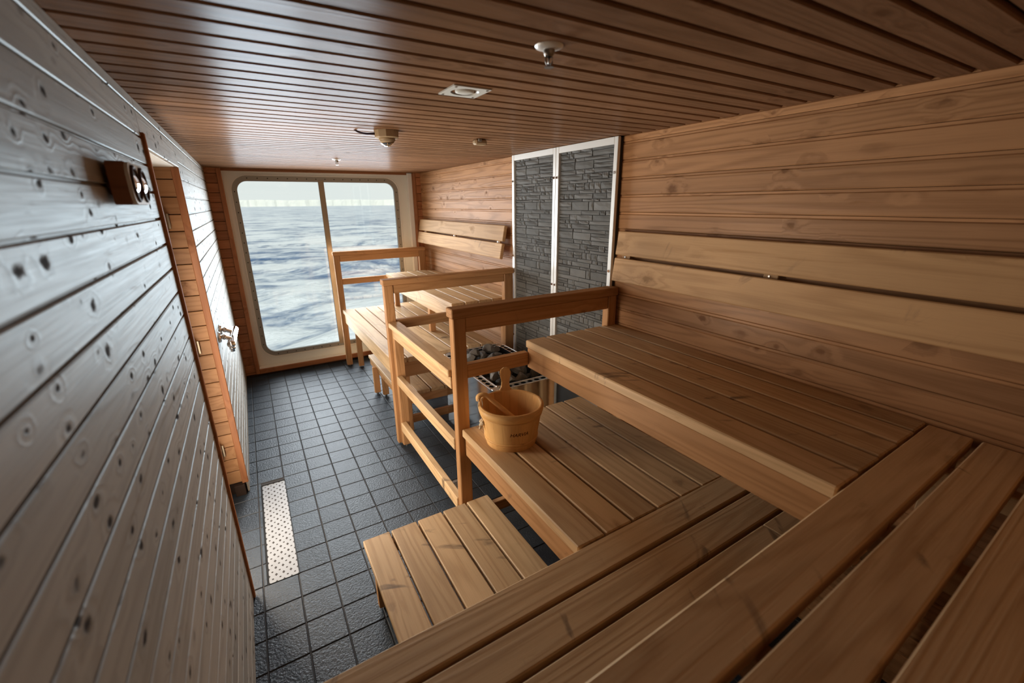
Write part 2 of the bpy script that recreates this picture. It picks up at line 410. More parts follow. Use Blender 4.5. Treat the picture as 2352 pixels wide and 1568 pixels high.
# ------------------------------------------------------------------ ceiling
ceil = link('ceiling', chamfer(2.8, 5.9, 0.05, 0.001, 'backing'), None, None, (0.8, 2.35, ZC+0.012+0.026))
tag(ceil, 'dark wooden slat ceiling with narrow shadow gaps', kind='structure')
k = -12
while 0.52+0.088*k < YW+0.02:
    y0 = 0.528+0.088*k+0.007; y1 = min(y0+0.074, YW+0.10)
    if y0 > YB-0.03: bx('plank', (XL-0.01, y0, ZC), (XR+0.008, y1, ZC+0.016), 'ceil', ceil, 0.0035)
    k += 1

# ------------------------------------------------------------------ right wall
wr = link('wall_right', chamfer(0.06, 5.9, 2.3, 0.001, 'backing'), None, None, (XR+0.014+0.03, 2.35, 1.05))
tag(wr, 'brown horizontal plank wall behind the benches', kind='structure')
def planks_x(parent, xface, sgn, y0, y1, zlist, mat, th=0.014):
    for z0, z1 in zlist:
        lo = (min(xface, xface+sgn*th), y0, z0); hi = (max(xface, xface+sgn*th), y1, z1)
        bx('plank', lo, hi, mat, parent, 0.0042 if mat == 'wallr' else 0.0022)
        # recessed tongue between two boards
        t0 = xface+sgn*(0.0045 if mat == 'wallr' else 0.008); t1 = xface+sgn*th
        bx('tongue', (min(t0, t1), y0, z1-0.001), (max(t0, t1), y1, z1+0.0095), mat, parent, 0.0006)
def zrows(zb, pitch, gap=0.011, top=ZC, bot=0.0):
    out = []; z = zb
    while z > bot: z -= pitch
    while z < top:
        a, b = max(z+gap/2, bot), min(z+pitch-gap/2, top)
        if b-a > 0.008: out.append((a, b))
        z += pitch
    return out
RR = zrows(1.7066, 0.0907)
planks_x(wr, XR, 1, YB, 1.90, RR, 'wallr')
planks_x(wr, XR, 1, 3.012, YW, RR, 'wallr')

# ------------------------------------------------------------------ left wall with the door recess
DY_N, DY_F, DZ = 2.015, 2.935, 1.955
wl = link('wall_left', chamfer(0.04, DY_N-YB+0.05, 2.3, 0.001, 'backing'), None, None, (XL-0.012-0.02, (DY_N+YB-0.05)/2-0.0, 1.05))
tag(wl, 'lacquered horizontal plank wall shining with window light', kind='structure')
LR = zrows(1.7235, 0.0865, gap=0.0065)
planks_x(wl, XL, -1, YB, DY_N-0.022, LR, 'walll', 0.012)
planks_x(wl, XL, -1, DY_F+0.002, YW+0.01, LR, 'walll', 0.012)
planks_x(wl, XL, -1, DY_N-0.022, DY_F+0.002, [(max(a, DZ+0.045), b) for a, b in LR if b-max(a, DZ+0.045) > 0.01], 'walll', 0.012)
bx('wall_core', (XL-0.052, DY_F+0.016, -0.05), (XL-0.013, YW+0.2, 2.2), 'backing', wl, 0.001)
bx('wall_core', (XL-0.052, DY_N-0.03, DZ+0.012), (XL-0.013, DY_F+0.02, 2.2), 'backing', wl, 0.001)
door = tag(link('door_1', None, None, None, (XL-0.16, (DY_N+DY_F)/2, 0)), 'frosted glass door lit from the changing room, set in the left wall', kind='structure')
bx('glass_leaf', (XL-0.160, DY_N+0.06, 0.15), (XL-0.152, DY_F-0.27, DZ-0.42), 'doorglass', door, 0.001)
for lo, hi in (((DY_N-0.02, 0.01), (DY_N+0.06, DZ)), ((DY_F-0.27, 0.01), (DY_F-0.032, DZ)), ((DY_N+0.06, 0.01), (DY_F-0.27, 0.15)), ((DY_N+0.06, DZ-0.42), (DY_F-0.27, DZ))):
    bx('leaf_frame', (XL-0.165, lo[0], lo[1]), (XL-0.146, hi[0], hi[1]), 'jamb', door, 0.002)
bx('door_slab', (XL-0.21, DY_N-0.1, -0.02), (XL-0.165, DY_F+0.1, 2.1), 'backing', door, 0.001)
bx('frame_strip', (XL-0.150, DY_F-0.030, 0.0), (XL-0.112, DY_F-0.012, DZ), 'cream', door, 0.003)
bx('frame_strip', (XL-0.112, DY_F-0.022, 0.0), (XL-0.104, DY_F-0.006, DZ), 'cream', door, 0.002)
bx('frame_strip', (XL-0.150, DY_N-0.02, DZ-0.025), (XL-0.104, DY_F-0.01, DZ-0.002), 'cream', door, 0.002)
for zz in (1.69, 1.0, 0.33):                      # three hinges
    h = link('hinge', tube('hinge', [(0, 0, -0.045), (0, 0, 0.045)], 0.008, 10), 'brass', door, Vector((XL-0.100, DY_F-0.030, zz))-door.location)
    link('hinge_leaf', chamfer(0.016, 0.003, 0.075, 0.001, 'brass'), None, h, (0.010, 0.014, 0))
    link('hinge_pin', tube('pin', [(0, 0, -0.058), (0, 0, 0.058)], 0.0035, 8), 'steel', h)
for a, b in zrows(1.7235, 0.0865, gap=0.004, top=DZ+0.0, bot=0.075):
    bx('jamb_board', (XL-0.106, DY_F, a), (XL-0.012, DY_F+0.013, b), 'jamb', wl, 0.0025)
bx('jamb_core', (XL-0.2, DY_F+0.013, -0.01), (XL-0.01, DY_F+0.05, 2.1), 'backing', wl, 0.001)
bx('jamb_core', (XL-0.2, DY_N-0.05, -0.01), (XL-0.013, DY_N-0.012, 2.1), 'backing', wl, 0.001)
bx('soffit', (XL-0.155, DY_N-0.02, DZ), (XL-0.012, DY_F+0.01, DZ+0.012), 'white', wl, 0.002)
t1 = bx('trim_1', (XL-0.012, DY_N-0.022, 0.0), (XL+0.010, DY_N, DZ+0.045), 'trim', None, 0.003); tag(t1, 'dark brown upright trim at the near door edge', kind='structure')
t2 = bx('trim_2', (XL-0.030, DY_F-0.012, 0.075), (XL+0.004, DY_F+0.006, DZ), 'trim', None, 0.003); tag(t2, 'brown upright trim at the far door corner', kind='structure')
t3 = bx('trim_3', (XL-0.012, DY_N, DZ), (XL+0.006, DY_F+0.008, DZ+0.045), 'walll', None, 0.003); tag(t3, 'pale header trim over the door', kind='structure')
bx('threshold_block', (XL-0.075, DY_F-0.03, 0.0), (XL-0.018, DY_F+0.01, 0.074), 'backing', wl, 0.002)

# ------------------------------------------------------------------ back wall (behind the camera)
wb = link('wall_back', chamfer(2.8, 0.05, 2.3, 0.001, 'backing'), None, None, (0.8, YB-0.04, 1.05)); tag(wb, 'plank wall at the near end', kind='structure')
for a, b in RR: bx('plank', (XL, YB-0.014, a), (XR, YB, b), 'wallr', wb, 0.0028)

# ------------------------------------------------------------------ window wall
YF = 5.262
GX0, GX1, GZ0, GZ1 = -0.010, 1.548, 0.215, 1.995
win = link('window_1', ringplate('frame_panel', rrect(-0.5, 2.1, -0.2, 2.4, 0.001), rrect(GX0-0.05, GX1+0.05, GZ0-0.05, GZ1+0.055, 0.15), YF, YF+0.03), 'cream')
tag(win, 'large rounded ship window looking out on the sea', kind='structure')
link('gasket', ringplate('gasket', rrect(GX0-0.052, GX1+0.052, GZ0-0.052, GZ1+0.057, 0.152), rrect(GX0, GX1, GZ0, GZ1, 0.095), YF+0.012, YF+0.05), 'bezel', win)
link('bead', ringplate('bead', rrect(GX0-0.056, GX1+0.056, GZ0-0.056, GZ1+0.061, 0.156), rrect(GX0-0.047, GX1+0.047, GZ0-0.047, GZ1+0.052, 0.147), YF-0.005, YF+0.014), 'white', win)
bolts_v, bolts_f = [], []
def bolt(x, z):
    b0 = len(bolts_v)
    for i in range(6): bolts_v.append((x+0.005*math.cos(i*math.pi/3), YF+0.0085, z+0.005*math.sin(i*math.pi/3)))
    for i in range(6): bolts_v.append((x+0.006*math.cos(i*math.pi/3), YF+0.013, z+0.006*math.sin(i*math.pi/3)))
    bolts_f.append(tuple(b0+i for i in range(6)))
    for i in range(6): bolts_f.append((b0+i, b0+(i+1) % 6, b0+6+(i+1) % 6, b0+6+i))
for i in range(16): bolt(GX0+0.1+i*(GX1-GX0-0.2)/15, GZ1+0.028); bolt(GX0+0.1+i*(GX1-GX0-0.2)/15, GZ0-0.026)
for i in range(17): bolt(GX0-0.025, GZ0+0.1+i*(GZ1-GZ0-0.2)/16); bolt(GX1+0.025, GZ0+0.1+i*(GZ1-GZ0-0.2)/16)
tag(link('bolt', mesh('bolts', bolts_v, bolts_f), 'black', win), kind='stuff')
bx('mullion', (0.740, YF+0.010, GZ0-0.02), (0.796, YF+0.029, GZ1+0.02), 'bronze', win, 0.003)
bx('pane', (GX0-0.02, YF+0.030, GZ0-0.02), (0.742, YF+0.036, GZ1+0.02), 'glass', win, 0.0005)
bx('pane', (0.794, YF+0.030, GZ0-0.02), (GX1+0.02, YF+0.036, GZ1+0.02), 'glass', win, 0.0005)
ww = link('wall_far', None); tag(ww, 'narrow plank piers beside the ship window', kind='structure')
for a, b in zrows(1.62, 0.087, gap=0.004, bot=0.03):
    bx('pier_board', (XL, YW, a), (-0.152, YW+0.014, b), 'trim', ww, 0.002)
bx('pier_core', (XL-0.1, YW+0.014, 0.0), (-0.125, YF-0.001, ZC+0.05), 'backing', ww, 0.001)
for a, b in zrows(1.62, 0.087, gap=0.004, bot=0.03):
    bx('pier_board', (1.772, YW, a), (XR+0.01, YW+0.014, b), 'trim', ww, 0.002)
bx('pier_core', (1.762, YW+0.014, 0.0), (XR+0.1, YF-0.001, ZC+0.05), 'backing', ww, 0.001)
tag(bx('trim_4', (-0.154, YW-0.010, 0.03), (-0.117, YF-0.001, ZC), 'trim', None, 0.003), 'brown upright trim left of the window', kind='structure')
tag(bx('trim_5', (1.752, YW-0.008, 0.03), (1.776, YF-0.001, ZC), 'trim', None, 0.003), 'brown upright trim right of the window', kind='structure')
tag(bx('trim_6', (-0.117, YW-0.008, 0.028), (1.752, YW+0.016, 0.078), 'trim', None, 0.003), 'brown bottom trim under the window sill', kind='structure')
bx('sill', (-0.117, YW+0.016, 0.050), (1.752, YF-0.001, 0.082), 'white', ww, 0.004)
bx('reveal', (1.700, YF-0.045, 0.082), (1.752, YF-0.001, ZC), 'white', ww, 0.004)
bx('plinth', (XL, YW+0.02, -0.003), (XR, YF-0.001, 0.05), 'backing', ww, 0.001)
bx('head_strip', (-0.117, YF-0.012, ZC-0.02), (1.752, YF-0.001, ZC+0.04), 'trim', ww, 0.001)

# ------------------------------------------------------------------ sea and ice shelf outside
SEA = -9.0
def seamesh():
    vs, fs = [], []
    NA, NR = 190, 230
    rr = [9*math.exp(i/(NR-1)*math.log(9000/9)) for i in range(NR)]
    random.seed(3)
    comps = []
    for lam, amp in ((26, .42), (17, .30), (11, .22), (7.5, .16), (5.2, .11), (3.6, .075), (2.6, .05)):
        for q in range(2):
            a = R(90+random.uniform(-32, 32)); comps.append((2*math.pi/lam*math.cos(a), 2*math.pi/lam*math.sin(a), random.uniform(0, 6.28), amp))
    for i in range(NR):
        for j in range(NA):
            a = R(25+130*j/(NA-1)); r = rr[i]; x, y = 5+r*math.cos(a), 4+r*math.sin(a)
            z = 0.0
            for kx, ky, ph, am in comps:
                lim = 2*math.pi/math.hypot(kx, ky)*16
                w = max(0.0, 1-r/lim) if r > lim*0.4 else 1.0
                if w: z += am*w*(1-abs(math.sin(0.5*(kx*x+ky*y+ph+noise.noise((x*.05, y*.05, 0))*4)))*2)
            vs.append((x, y, z))
    for i in range(NR-1):
        for j in range(NA-1): fs.append((i*NA+j, i*NA+j+1, (i+1)*NA+j+1, (i+1)*NA+j))
    return mesh('sea', vs, fs, True)
random.seed(7)
tag(link('sea', seamesh(), 'sea', None, (0, 0, SEA)), 'choppy blue grey sea beyond the window', 'sea', kind='stuff')
def icemesh():
    vs, fs = [], []
    n = 260; x0, x1, y = -1500, 3200, 4300
    for i in range(n):
        x = x0+(x1-x0)*i/(n-1)
        h = 52+5*noise.noise((x*.004, 0, 0))+2.5*noise.noise((x*.03, 3, 0))
        yy = y+60*noise.noise((x*.004, 7, 0))+22*noise.noise((x*.02, 9, 0))+9*noise.noise((x*.09, 9, 0))
        for z, dy in ((-3, 0), (h*.35, 3+4*noise.noise((x*.05, 1, 1))), (h*.8, 5+5*noise.noise((x*.05, 4, 1))), (h, 8), (h+2, 260)): vs.append((x, yy+dy, z))
    for i in range(n-1):
        for q in range(4): fs.append((i*5+q, (i+1)*5+q, (i+1)*5+q+1, i*5+q+1))
    return mesh('ice', vs, fs)
tag(link('ice_shelf', icemesh(), 'ice', None, (0, 0, SEA)), 'long white ice cliff on the sea horizon', 'ice shelf')

# ------------------------------------------------------------------ benches
def slat_y(parent, x0, x1, y0, y1, zt, mat='bench', th=0.04, name='slat'):
    return bx(name, (x0, y0, zt-th), (x1, y1, zt), mat, parent, 0.004)
# -- near upper bench along the right wall
UZ, LZ = 1.065, 0.66
ub = thing('sauna_bench', 'upper slatted wooden bench along the right wall nearest the camera', 'bench', (1.5, 1.1, 0))
for i in range(5):
    x0 = 1.194+0.1335*i; x1 = min(x0+0.121, XR-0.006)
    if i == 4: x1 = XR-0.006
    slat_y(ub, x0, x1, 0.392+0.031*(x0-1.194), 1.876, UZ)
bx('fascia', (1.202, 0.394, UZ-0.155), (1.236, 1.872, UZ-0.041), 'rail', ub, 0.004)
for yy in (0.60, 1.2, 1.80): bx('bearer', (1.236, yy, UZ-0.11), (XR-0.01, yy+0.045, UZ-0.041), 'bench', ub, 0.003)
for xx, yy in ((1.62, 0.94), (1.62, 1.70), (1.765, 0.94), (1.765, 1.70)): bx('leg', (xx, yy, 0.0), (xx+0.045, yy+0.045, UZ-0.042), 'bench', ub, 0.003)
# -- near lower bench
lb = thing('sauna_bench', 'lower slatted wooden bench carrying the bucket', 'bench', (1.1, 1.37, 0))
for i in range(6):
    x0 = 0.788+0.1300*i
    slat_y(lb, x0, x0+0.119, 0.909, 1.846, LZ, th=0.042)
bx('fascia', (0.802, 0.905, LZ-0.155), (0.836, 1.842, LZ-0.043), 'rail', lb, 0.004)
for yy in (1.0, 1.38, 1.74): bx('bearer', (0.836, yy, LZ-0.11), (1.565, yy+0.045, LZ-0.043), 'bench', lb, 0.003)
for xx, yy in ((1.15, 0.96), (1.25, 1.70), (1.50, 0.96), (1.50, 1.70)): bx('leg', (xx, yy, 0.0), (xx+0.045, yy+0.045, LZ-0.044), 'bench', lb, 0.003)
# -- low step
st = thing('step_bench', 'low slatted wooden step standing on the tiles near the foreground', 'step', (0.56, 1.4, 0))
for i in range(5):
    x0 = 0.233+0.1320*i
    slat_y(st, x0, x0+0.1225, 0.98, 1.770, 0.28, th=0.030)
for xx in (0.243, 0.52, 0.845): bx('side_board', (xx, 0.98, 0.185), (xx+0.026, 1.762, 0.249), 'rail', st, 0.003)
bx('cross_beam', (0.25, 1.722, 0.19), (1.12, 1.752, 0.249), 'rail', st, 0.003)
for xx, yy in ((0.246, 1.615), (0.83, 1.62), (0.246, 1.02), (0.83, 1.02)):
    bx('leg', (xx, yy, 0.012), (xx+0.055, yy+0.035, 0.249), 'rail', st, 0.003)
    link('foot', disc('foot', 0.012, 0.014, 10), 'steel', st, Vector((xx+0.0275, yy+0.017, 0))-st.location)
# -- foreground cross benches (slats run across the room)
def cross(label, x0, x1, yf, xref, slope, zt, n, pitch, w, fasc, mat='bench', joint=None):
    o = thing('sauna_bench', label, 'bench', (xref, yf, 0), math.atan(slope))
    for i in range(n):
        a, b = -pitch*i-w, -pitch*i
        segs = [(x0-xref, x1-xref)]
        if joint and i == joint[0]: segs = [(x0-xref, joint[1]-xref-0.001), (joint[1]-xref+0.001, x1-xref)]
        for s0, s1 in segs: bx('slat', (s0, a, zt-0.042), (s1, b, zt), mat, o, 0.004, base=(0, 0, 0))
    bx('fascia', (x0-xref, -0.045, zt-0.155), (fasc-xref, -0.012, zt-0.043), 'rail', o, 0.004, base=(0, 0, 0))
    for xx in (0.1, 0.62, 1.15, 1.60):
        if xx < x1-0.05: bx('bearer', (xx-xref, -pitch*n+0.03, zt-0.10), (xx+0.05-xref, -0.045, zt-0.043), 'bench', o, 0.003, base=(0, 0, 0))
    for xx in (x0+0.06, x1-0.12):
        bx('leg', (xx-xref, -0.10, 0.0), (xx+0.05-xref, -0.05, zt-0.044), 'bench', o, 0.003, base=(0, 0, 0))
    return o
cross('lower cross bench in the foreground with slats running across the room', XL+0.02, 1.80, 0.8905, -0.023, 0.0120, LZ, 4, 0.128, 0.112, 1.75, joint=(2, 1.42))
cross('upper cross bench at the bottom right edge right below the camera', 0.02, 1.815, 0.356, 0.332, 0.0305, UZ, 4, 0.1265, 0.108, 1.18)

# -- far bench group by the window
FZ, FU = 0.665, 1.025
fu = thing('sauna_bench', 'upper slatted wooden bench beside the window under the far backrest', 'bench', (1.5, 4.0, 0))
for i in range(5):
    x0 = 1.277+0.119*i
    slat_y(fu, x0, min(x0+0.107, XR-0.006), 3.075, 4.94, FU)
bx('fascia', (1.286, 3.10, FU-0.15), (1.318, 4.93, FU-0.041), 'bench', fu, 0.003)
for xx, yy in ((1.29, 3.62), (1.32, 4.80), (1.76, 3.12), (1.76, 4.80)): bx('leg', (xx, yy, FZ if xx < 1.5 else 0.0), (xx+0.05, yy+0.05, FU-0.042), 'rail', fu, 0.003)
for yy in (3.2, 4.0, 4.7): bx('bearer', (1.32, yy, FU-0.11), (XR-0.01, yy+0.045, FU-0.041), 'bench', fu, 0.003)
fl = thing('sauna_bench', 'lower slatted wooden bench beside the window behind the heater guard', 'bench', (1.1, 4.0, 0))
for i in range(7):
    x0 = 0.772+0.1235*i
    slat_y(fl, x0, x0+0.1135, 3.055, 4.955, FZ)
bx('fascia', (0.785, 3.06, FZ-0.15), (0.818, 4.95, FZ-0.041), 'bench', fl, 0.003)
bx('end_board', (0.818, 3.07, FZ-0.16), (1.60, 3.10, FZ-0.041), 'rail', fl, 0.003)
for xx, yy in ((0.86, 4.86), (0.86, 3.12), (1.5, 4.86), (1.5, 3.12)): bx('leg', (xx, yy, 0.012), (xx+0.055, yy+0.04, FZ-0.042), 'rail', fl, 0.003)
fs_ = thing('step_bench', 'low slatted wooden step below the lower bench beside the window', 'step', (1.1, 3.7, 0))
for i in range(4):
    x0 = 0.862+0.1245*i
    slat_y(fs_, x0, x0+0.114, 3.20, 4.33, 0.31, th=0.032)
bx('side_board', (0.870, 3.20, 0.215), (0.900, 4.31, 0.277), 'rail', fs_, 0.003)
bx('end_board', (0.900, 3.21, 0.205), (1.36, 3.24, 0.277), 'rail', fs_, 0.003)
bx('stretcher', (0.86, 3.16, 0.06), (1.36, 3.19, 0.125), 'rail', fs_, 0.003)
for xx, yy in ((0.828, 4.02), (0.884, 3.93), (0.875, 3.25), (1.30, 3.25), (1.30, 4.2)):
    bx('leg', (xx, yy, 0.014), (xx+0.055, yy+0.035, 0.278), 'rail', fs_, 0.003)
    link('foot', disc('foot', 0.012, 0.016, 10), 'steel', fs_, Vector((xx+0.0275, yy+0.017, 0))-fs_.location)

# ------------------------------------------------------------------ railings
def railing(label, y, pl, pr_, cap, brd, mid, midx, zt, cov=0.006, foot=True):
    o = thing('railing', label, 'railing', ((pl[0]+pr_[1])/2, y, 0))
    bx('cap', (pl[0]-cov, y-0.006, zt-cap), (pr_[1]+0.004, y+0.066, zt), 'rail', o, 0.004)
    bx('board', (pl[1]+0.001, y+0.004, zt-cap-brd), (pr_[0]-0.001, y+0.042, zt-cap-0.0005), 'rail', o, 0.003)
    bx('post', (pl[0], y, 0.012), (pl[1], y+0.050, zt-cap), 'rail', o, 0.004)
    bx('post', (pr_[0], y, 0.012), (pr_[1], y+0.050, zt-cap), 'rail', o, 0.004)
    bx('middle_rail', (pl[1]+0.001, y+0.006, mid[0]), (midx, y+0.046, mid[1]), 'rail', o, 0.003)
    for xx in ((pl[0]+pl[1])/2, (pr_[0]+pr_[1])/2):
        link('foot', disc('foot', 0.013, 0.014, 10), 'steel', o, Vector((xx, y+0.025, 0))-o.location)
    return o
railing('nearest wooden railing ending at the long right wall backrest', 1.852, (0.770, 0.837), (1.752, 1.815), 0.047, 0.076, (0.928, 1.001), 1.200, 1.292)
railing('wooden railing between the heater and the window benches', 2.985, (0.747, 0.812), (1.700, 1.780), 0.040, 0.060, (0.915, 0.982), 1.72, 1.272)
railing('far wooden railing standing in front of the window', 4.972, (0.752, 0.812), (1.692, 1.764), 0.040, 0.066, (0.934, 0.996), 1.70, 1.287)
# guard between the two railings
gd = thing('heater_guard', 'three rail wooden guard fencing the aisle side of the heater', 'guard', (0.80, 2.45, 0))
bx('cap', (0.752, 1.904, 0.935), (0.832, 2.982, 0.972), 'bench', gd, 0.004)
bx('top_board', (0.764, 1.904, 0.868), (0.800, 2.93, 0.934), 'bench', gd, 0.003)
bx('rail', (0.764, 1.904, 0.515), (0.804, 2.93, 0.583), 'bench', gd, 0.004)
bx('rail', (0.764, 1.904, 0.140), (0.804, 2.93, 0.212), 'bench', gd, 0.004)
bx('post', (0.770, 2.931, 0.014), (0.832, 2.978, 0.934), 'rail', gd, 0.004)
link('foot', disc('foot', 0.013, 0.016, 10), 'steel', gd, Vector((0.80, 2.955, 0))-gd.location)

# ------------------------------------------------------------------ backrests
def backrest(label, y0, y1, xt, xb, zt, zb, cl):
    o = thing('backrest', label, 'backrest', ((xt+xb)/2, (y0+y1)/2, (zt+zb)/2))
    H = math.hypot(xt-xb, zt-zb); tilt = math.atan2(xt-xb, zt-zb); gap = 0.017; h = (H-gap)/2
    for s in (1, -1):
        c = s*(h+gap)/2
        b = link('board', chamfer(y1-y0, 0.028, h, 0.004, 'back'), None, o)
        b.matrix_local = Matrix.Rotation(tilt, 4, 'Y') @ Matrix.Translation((0.014, 0, c)) @ Matrix.Rotation(R(90), 4, 'Z')
    for yy in cl:
        k = link('bracket', chamfer(0.06, 0.012, H*0.8, 0.002, 'back'), None, o)
        k.matrix_local = Matrix.Translation((0.0, yy-o.location.y, 0)) @ Matrix.Rotation(tilt, 4, 'Y') @ Matrix.Translation((0.0345, 0, 0)) @ Matrix.Rotation(R(90), 4, 'Z')
        s = link('screw', disc('screw', 0.005, 0.003, 10), 'steel', k)
        s.matrix_local = Matrix.Translation((0.006, 0.006, 0)) @ Matrix.Rotation(R(-90), 4, 'X')
    return o
backrest('long two board backrest on the right wall over the near benches', -0.42, 1.850, 1.792, 1.757, 1.612, 1.338, (1.79, 0.98, 0.2))
backrest('short two board backrest on the right wall beside the window', 3.085, 5.07, 1.765, 1.715, 1.597, 1.338, (4.92, 4.1, 3.2))

# ------------------------------------------------------------------ stone panels behind the heater
random.seed(11)
MODH, MODW = 0.415, 0.50
def module():
    """one repeat of the ledge-stone pattern: list of (y0, y1, z0, z1)"""
    out = []; z = 0.0
    hs = [0.034, 0.026, 0.052, 0.016, 0.03, 0.022, 0.04, 0.018, 0.034, 0.026, 0.045, 0.02, 0.03, 0.022]
    sc = MODH/sum(hs)
    for h in hs:
        h *= sc; y = 0.0
        while y < MODW-0.001:
            w = random.choice((0.05, 0.08, 0.11, 0.15, 0.19)) * random.uniform(0.85, 1.15)
            if MODW-(y+w) < 0.045: w = MODW-y
            if h > 0.03 and random.random() < 0.3:
                s = random.uniform(0.35, 0.65)*h
                out += [(y, y+w, z, z+s), (y, y+w, z+s, z+h)]
            else: out.append((y, y+w, z, z+h))
            y += w
        z += h
    return out
MODS = module()
def stonemesh(w, h):
    b = 0.0014; d0 = random.uniform(0.005, 0.011)
    nx, nz_ = 3, 2
    vs, fs = [], []
    sd = random.random()*50
    for j in range(nz_+1):
        for i in range(nx+1):
            u, v = i/nx, j/nz_
            edge = 0.45 if i in (0, nx) or j in (0, nz_) else 1.0
            d = d0*edge + 0.003*noise.noise((u*2+sd, v*2, sd))
            jx = 0.0035*noise.noise((sd, v*3, u*3)); jz = 0.0025*noise.noise((sd+9, v*3, u*3))
            vs.append((-max(d, 0.001), (b if i == 0 else 0)+u*(w-2*b)+(jx if 0 < i < nx else abs(jx)*(1 if i == 0 else -1)), b+v*(h-2*b)+(jz if 0 < j < nz_ else abs(jz)*(1 if j == 0 else -1))))
    n0 = len(vs)
    for y, z in ((b, b), (w-b, b), (w-b, h-b), (b, h-b)): vs.append((0.002, y, z))
    N = nx+1
    for j in range(nz_):
        for i in range(nx): fs.append((j*N+i, (j+1)*N+i, (j+1)*N+i+1, j*N+i+1))
    top = [nz_*N+i for i in range(N)]; bot = list(range(N)); lef = [j*N for j in range(nz_+1)]; rig = [j*N+nx for j in range(nz_+1)]
    fs.append(tuple([n0, n0+1]+bot[::-1])[::-1]); fs.append(tuple([n0+3, n0+2]+top[::-1])); fs.append(tuple([n0, n0+3]+lef[::-1])); fs.append(tuple([n0+1, n0+2]+rig[::-1])[::-1])
    me = mesh('stone', vs, fs); me.materials.append(M['slate']); return me
SM = [stonemesh(b-a, d-c) for a, b, c, d in MODS]
XP = XR-0.022
def stonepanel(label, y0, y1, screws):
    o = thing('stone_panel', label, 'wall panel', (XP, (y0+y1)/2, 0))
    F = 0.030; top = ZC-0.002
    bx('backing_board', (XP+0.001, y0+0.004, 0.0), (XR+0.013, y1-0.004, top-0.004), 'slatej', o, 0.001)
    for a, b in ((y0, y0+F), (y1-F, y1)): bx('frame_bar', (XP-0.016, a, 0.30), (XP+0.004, b, top), 'alu', o, 0.002)
    bx('frame_bar', (XP-0.0155, y0+F+0.0003, top-0.038), (XP+0.004, y1-F-0.0003, top), 'alu', o, 0.002)
    for s in screws:
        link('screw', disc('screw', 0.008, 0.005, 10), 'chrome', o, Vector((XP-0.016, s[0], s[1]))-o.location, (0, R(-90), 0))
    W_ = y1-y0-2*F; ky = W_/MODW
    zt = top-0.030; n = 0
    while zt > 0.5:
        for (a, b, c, d), me in zip(MODS, SM):
            z = zt-MODH+c
            if z < 0.55: continue
            s = link('stone', me, None, o, Vector((XP, y0+F+a*ky, z))-o.location); s.scale = (1, ky, 1)
        zt -= MODH
    bx('lower_sheet', (XP-0.002, y0+F, 0.0), (XP+0.0005, y1-F, 0.60), 'galv', o, 0.0005)
    return o
stonepanel('grey ledge stone panel in white frame nearer the camera', 1.895, 2.4555, ((1.91, 1.92), (1.91, 1.38), (2.44, 1.92), (2.44, 1.22)))
stonepanel('grey ledge stone panel in white frame nearer the window', 2.4575, 3.013, ((2.473, 1.92), (2.473, 1.22), (2.998, 1.92), (2.998, 1.37), (2.998, 0.72)))

# ------------------------------------------------------------------ heater
HX0, HX1, HY0, HY1, HZ = 1.13, 1.635, 2.135, 2.95, 0.680
ht = thing('sauna_heater', 'polished steel sauna heater filled with stones between the railings', 'heater', ((HX0+HX1)/2, (HY0+HY1)/2, 0))
def shell(x0, x1, y0, y1, z0, z1, r, name, n=6, flip=False):
    p = rrect(x0, x1, y0, y1, r, n); m_ = len(p)
    vs = [(a, b, z0) for a, b in p]+[(a, b, z1) for a, b in p]
    fs = [(i, (i+1) % m_, m_+(i+1) % m_, m_+i) for i in range(m_)]
    if flip: fs = [f[::-1] for f in fs]
    return mesh(name, vs, fs, False)
cxh, cyh = (HX0+HX1)/2, (HY0+HY1)/2
a, b = (HX1-HX0)/2-0.004, (HY1-HY0)/2-0.004
link('casing', shell(-a, a, -b, b, 0.14, HZ-0.004, 0.045, 'casing'), 'mirror', ht)
link('tray_lining', shell(-a+0.045, a-0.045, -b+0.045, b-0.045, 0.50, HZ-0.002, 0.03, 'lining', flip=True), 'hole', ht)
link('tray_floor', chamfer(2*a-0.06, 2*b-0.06, 0.01, 0.001, 'hole'), None, ht, (0, 0, 0.56))
RW = 0.05
ny_ = 14; cy2 = (HY1-HY0-2*RW)/ny_; nx_ = 8; cx2 = (HX1-HX0-2*RW)/nx_
hl = holeplate('rim', 1, ny_, RW, cy2, 0.015, 0.003, 16, 0.020)
hs_ = holeplate('rim', nx_, 1, cx2, RW, 0.019, 0.003, 16, 0.015)
link('rim', hl, 'steel', ht, (HX0-cxh, HY0+RW-cyh, HZ)); link('rim', hl, None, ht, (HX1-RW-cxh, HY0+RW-cyh, HZ))
link('rim', hs_, 'steel', ht, (HX0+RW-cxh, HY0-cyh, HZ)); link('rim', hs_, None, ht, (HX0+RW-cxh, HY1-RW-cyh, HZ))
for qx, qy, a0 in ((HX0+RW, HY0+RW, 180), (HX1-RW, HY0+RW, 270), (HX1-RW, HY1-RW, 0), (HX0+RW, HY1-RW, 90)):
    link('rim_corner', lathe('rim_corner', [(0.0, 0), (RW, 0), (RW, -0.003)], 6, R(a0), R(a0+90), False), 'steel', ht, (qx-cxh, qy-cyh, HZ))
p_ = rrect(HX0-cxh, HX1-cxh, HY0-cyh, HY1-cyh, RW, 6); p_.append(p_[0])
link('rim_edge', tube('rim_edge', [(x, y, HZ-0.001) for x, y in p_], 0.004, 8), 'chrome', ht)
p_ = rrect(HX0-cxh+RW, HX1-cxh-RW, HY0-cyh+RW, HY1-cyh-RW, 0.02, 4); p_.append(p_[0])
link('rim_edge', tube('rim_edge', [(x, y, HZ+0.001) for x, y in p_], 0.004, 8), 'chrome', ht)
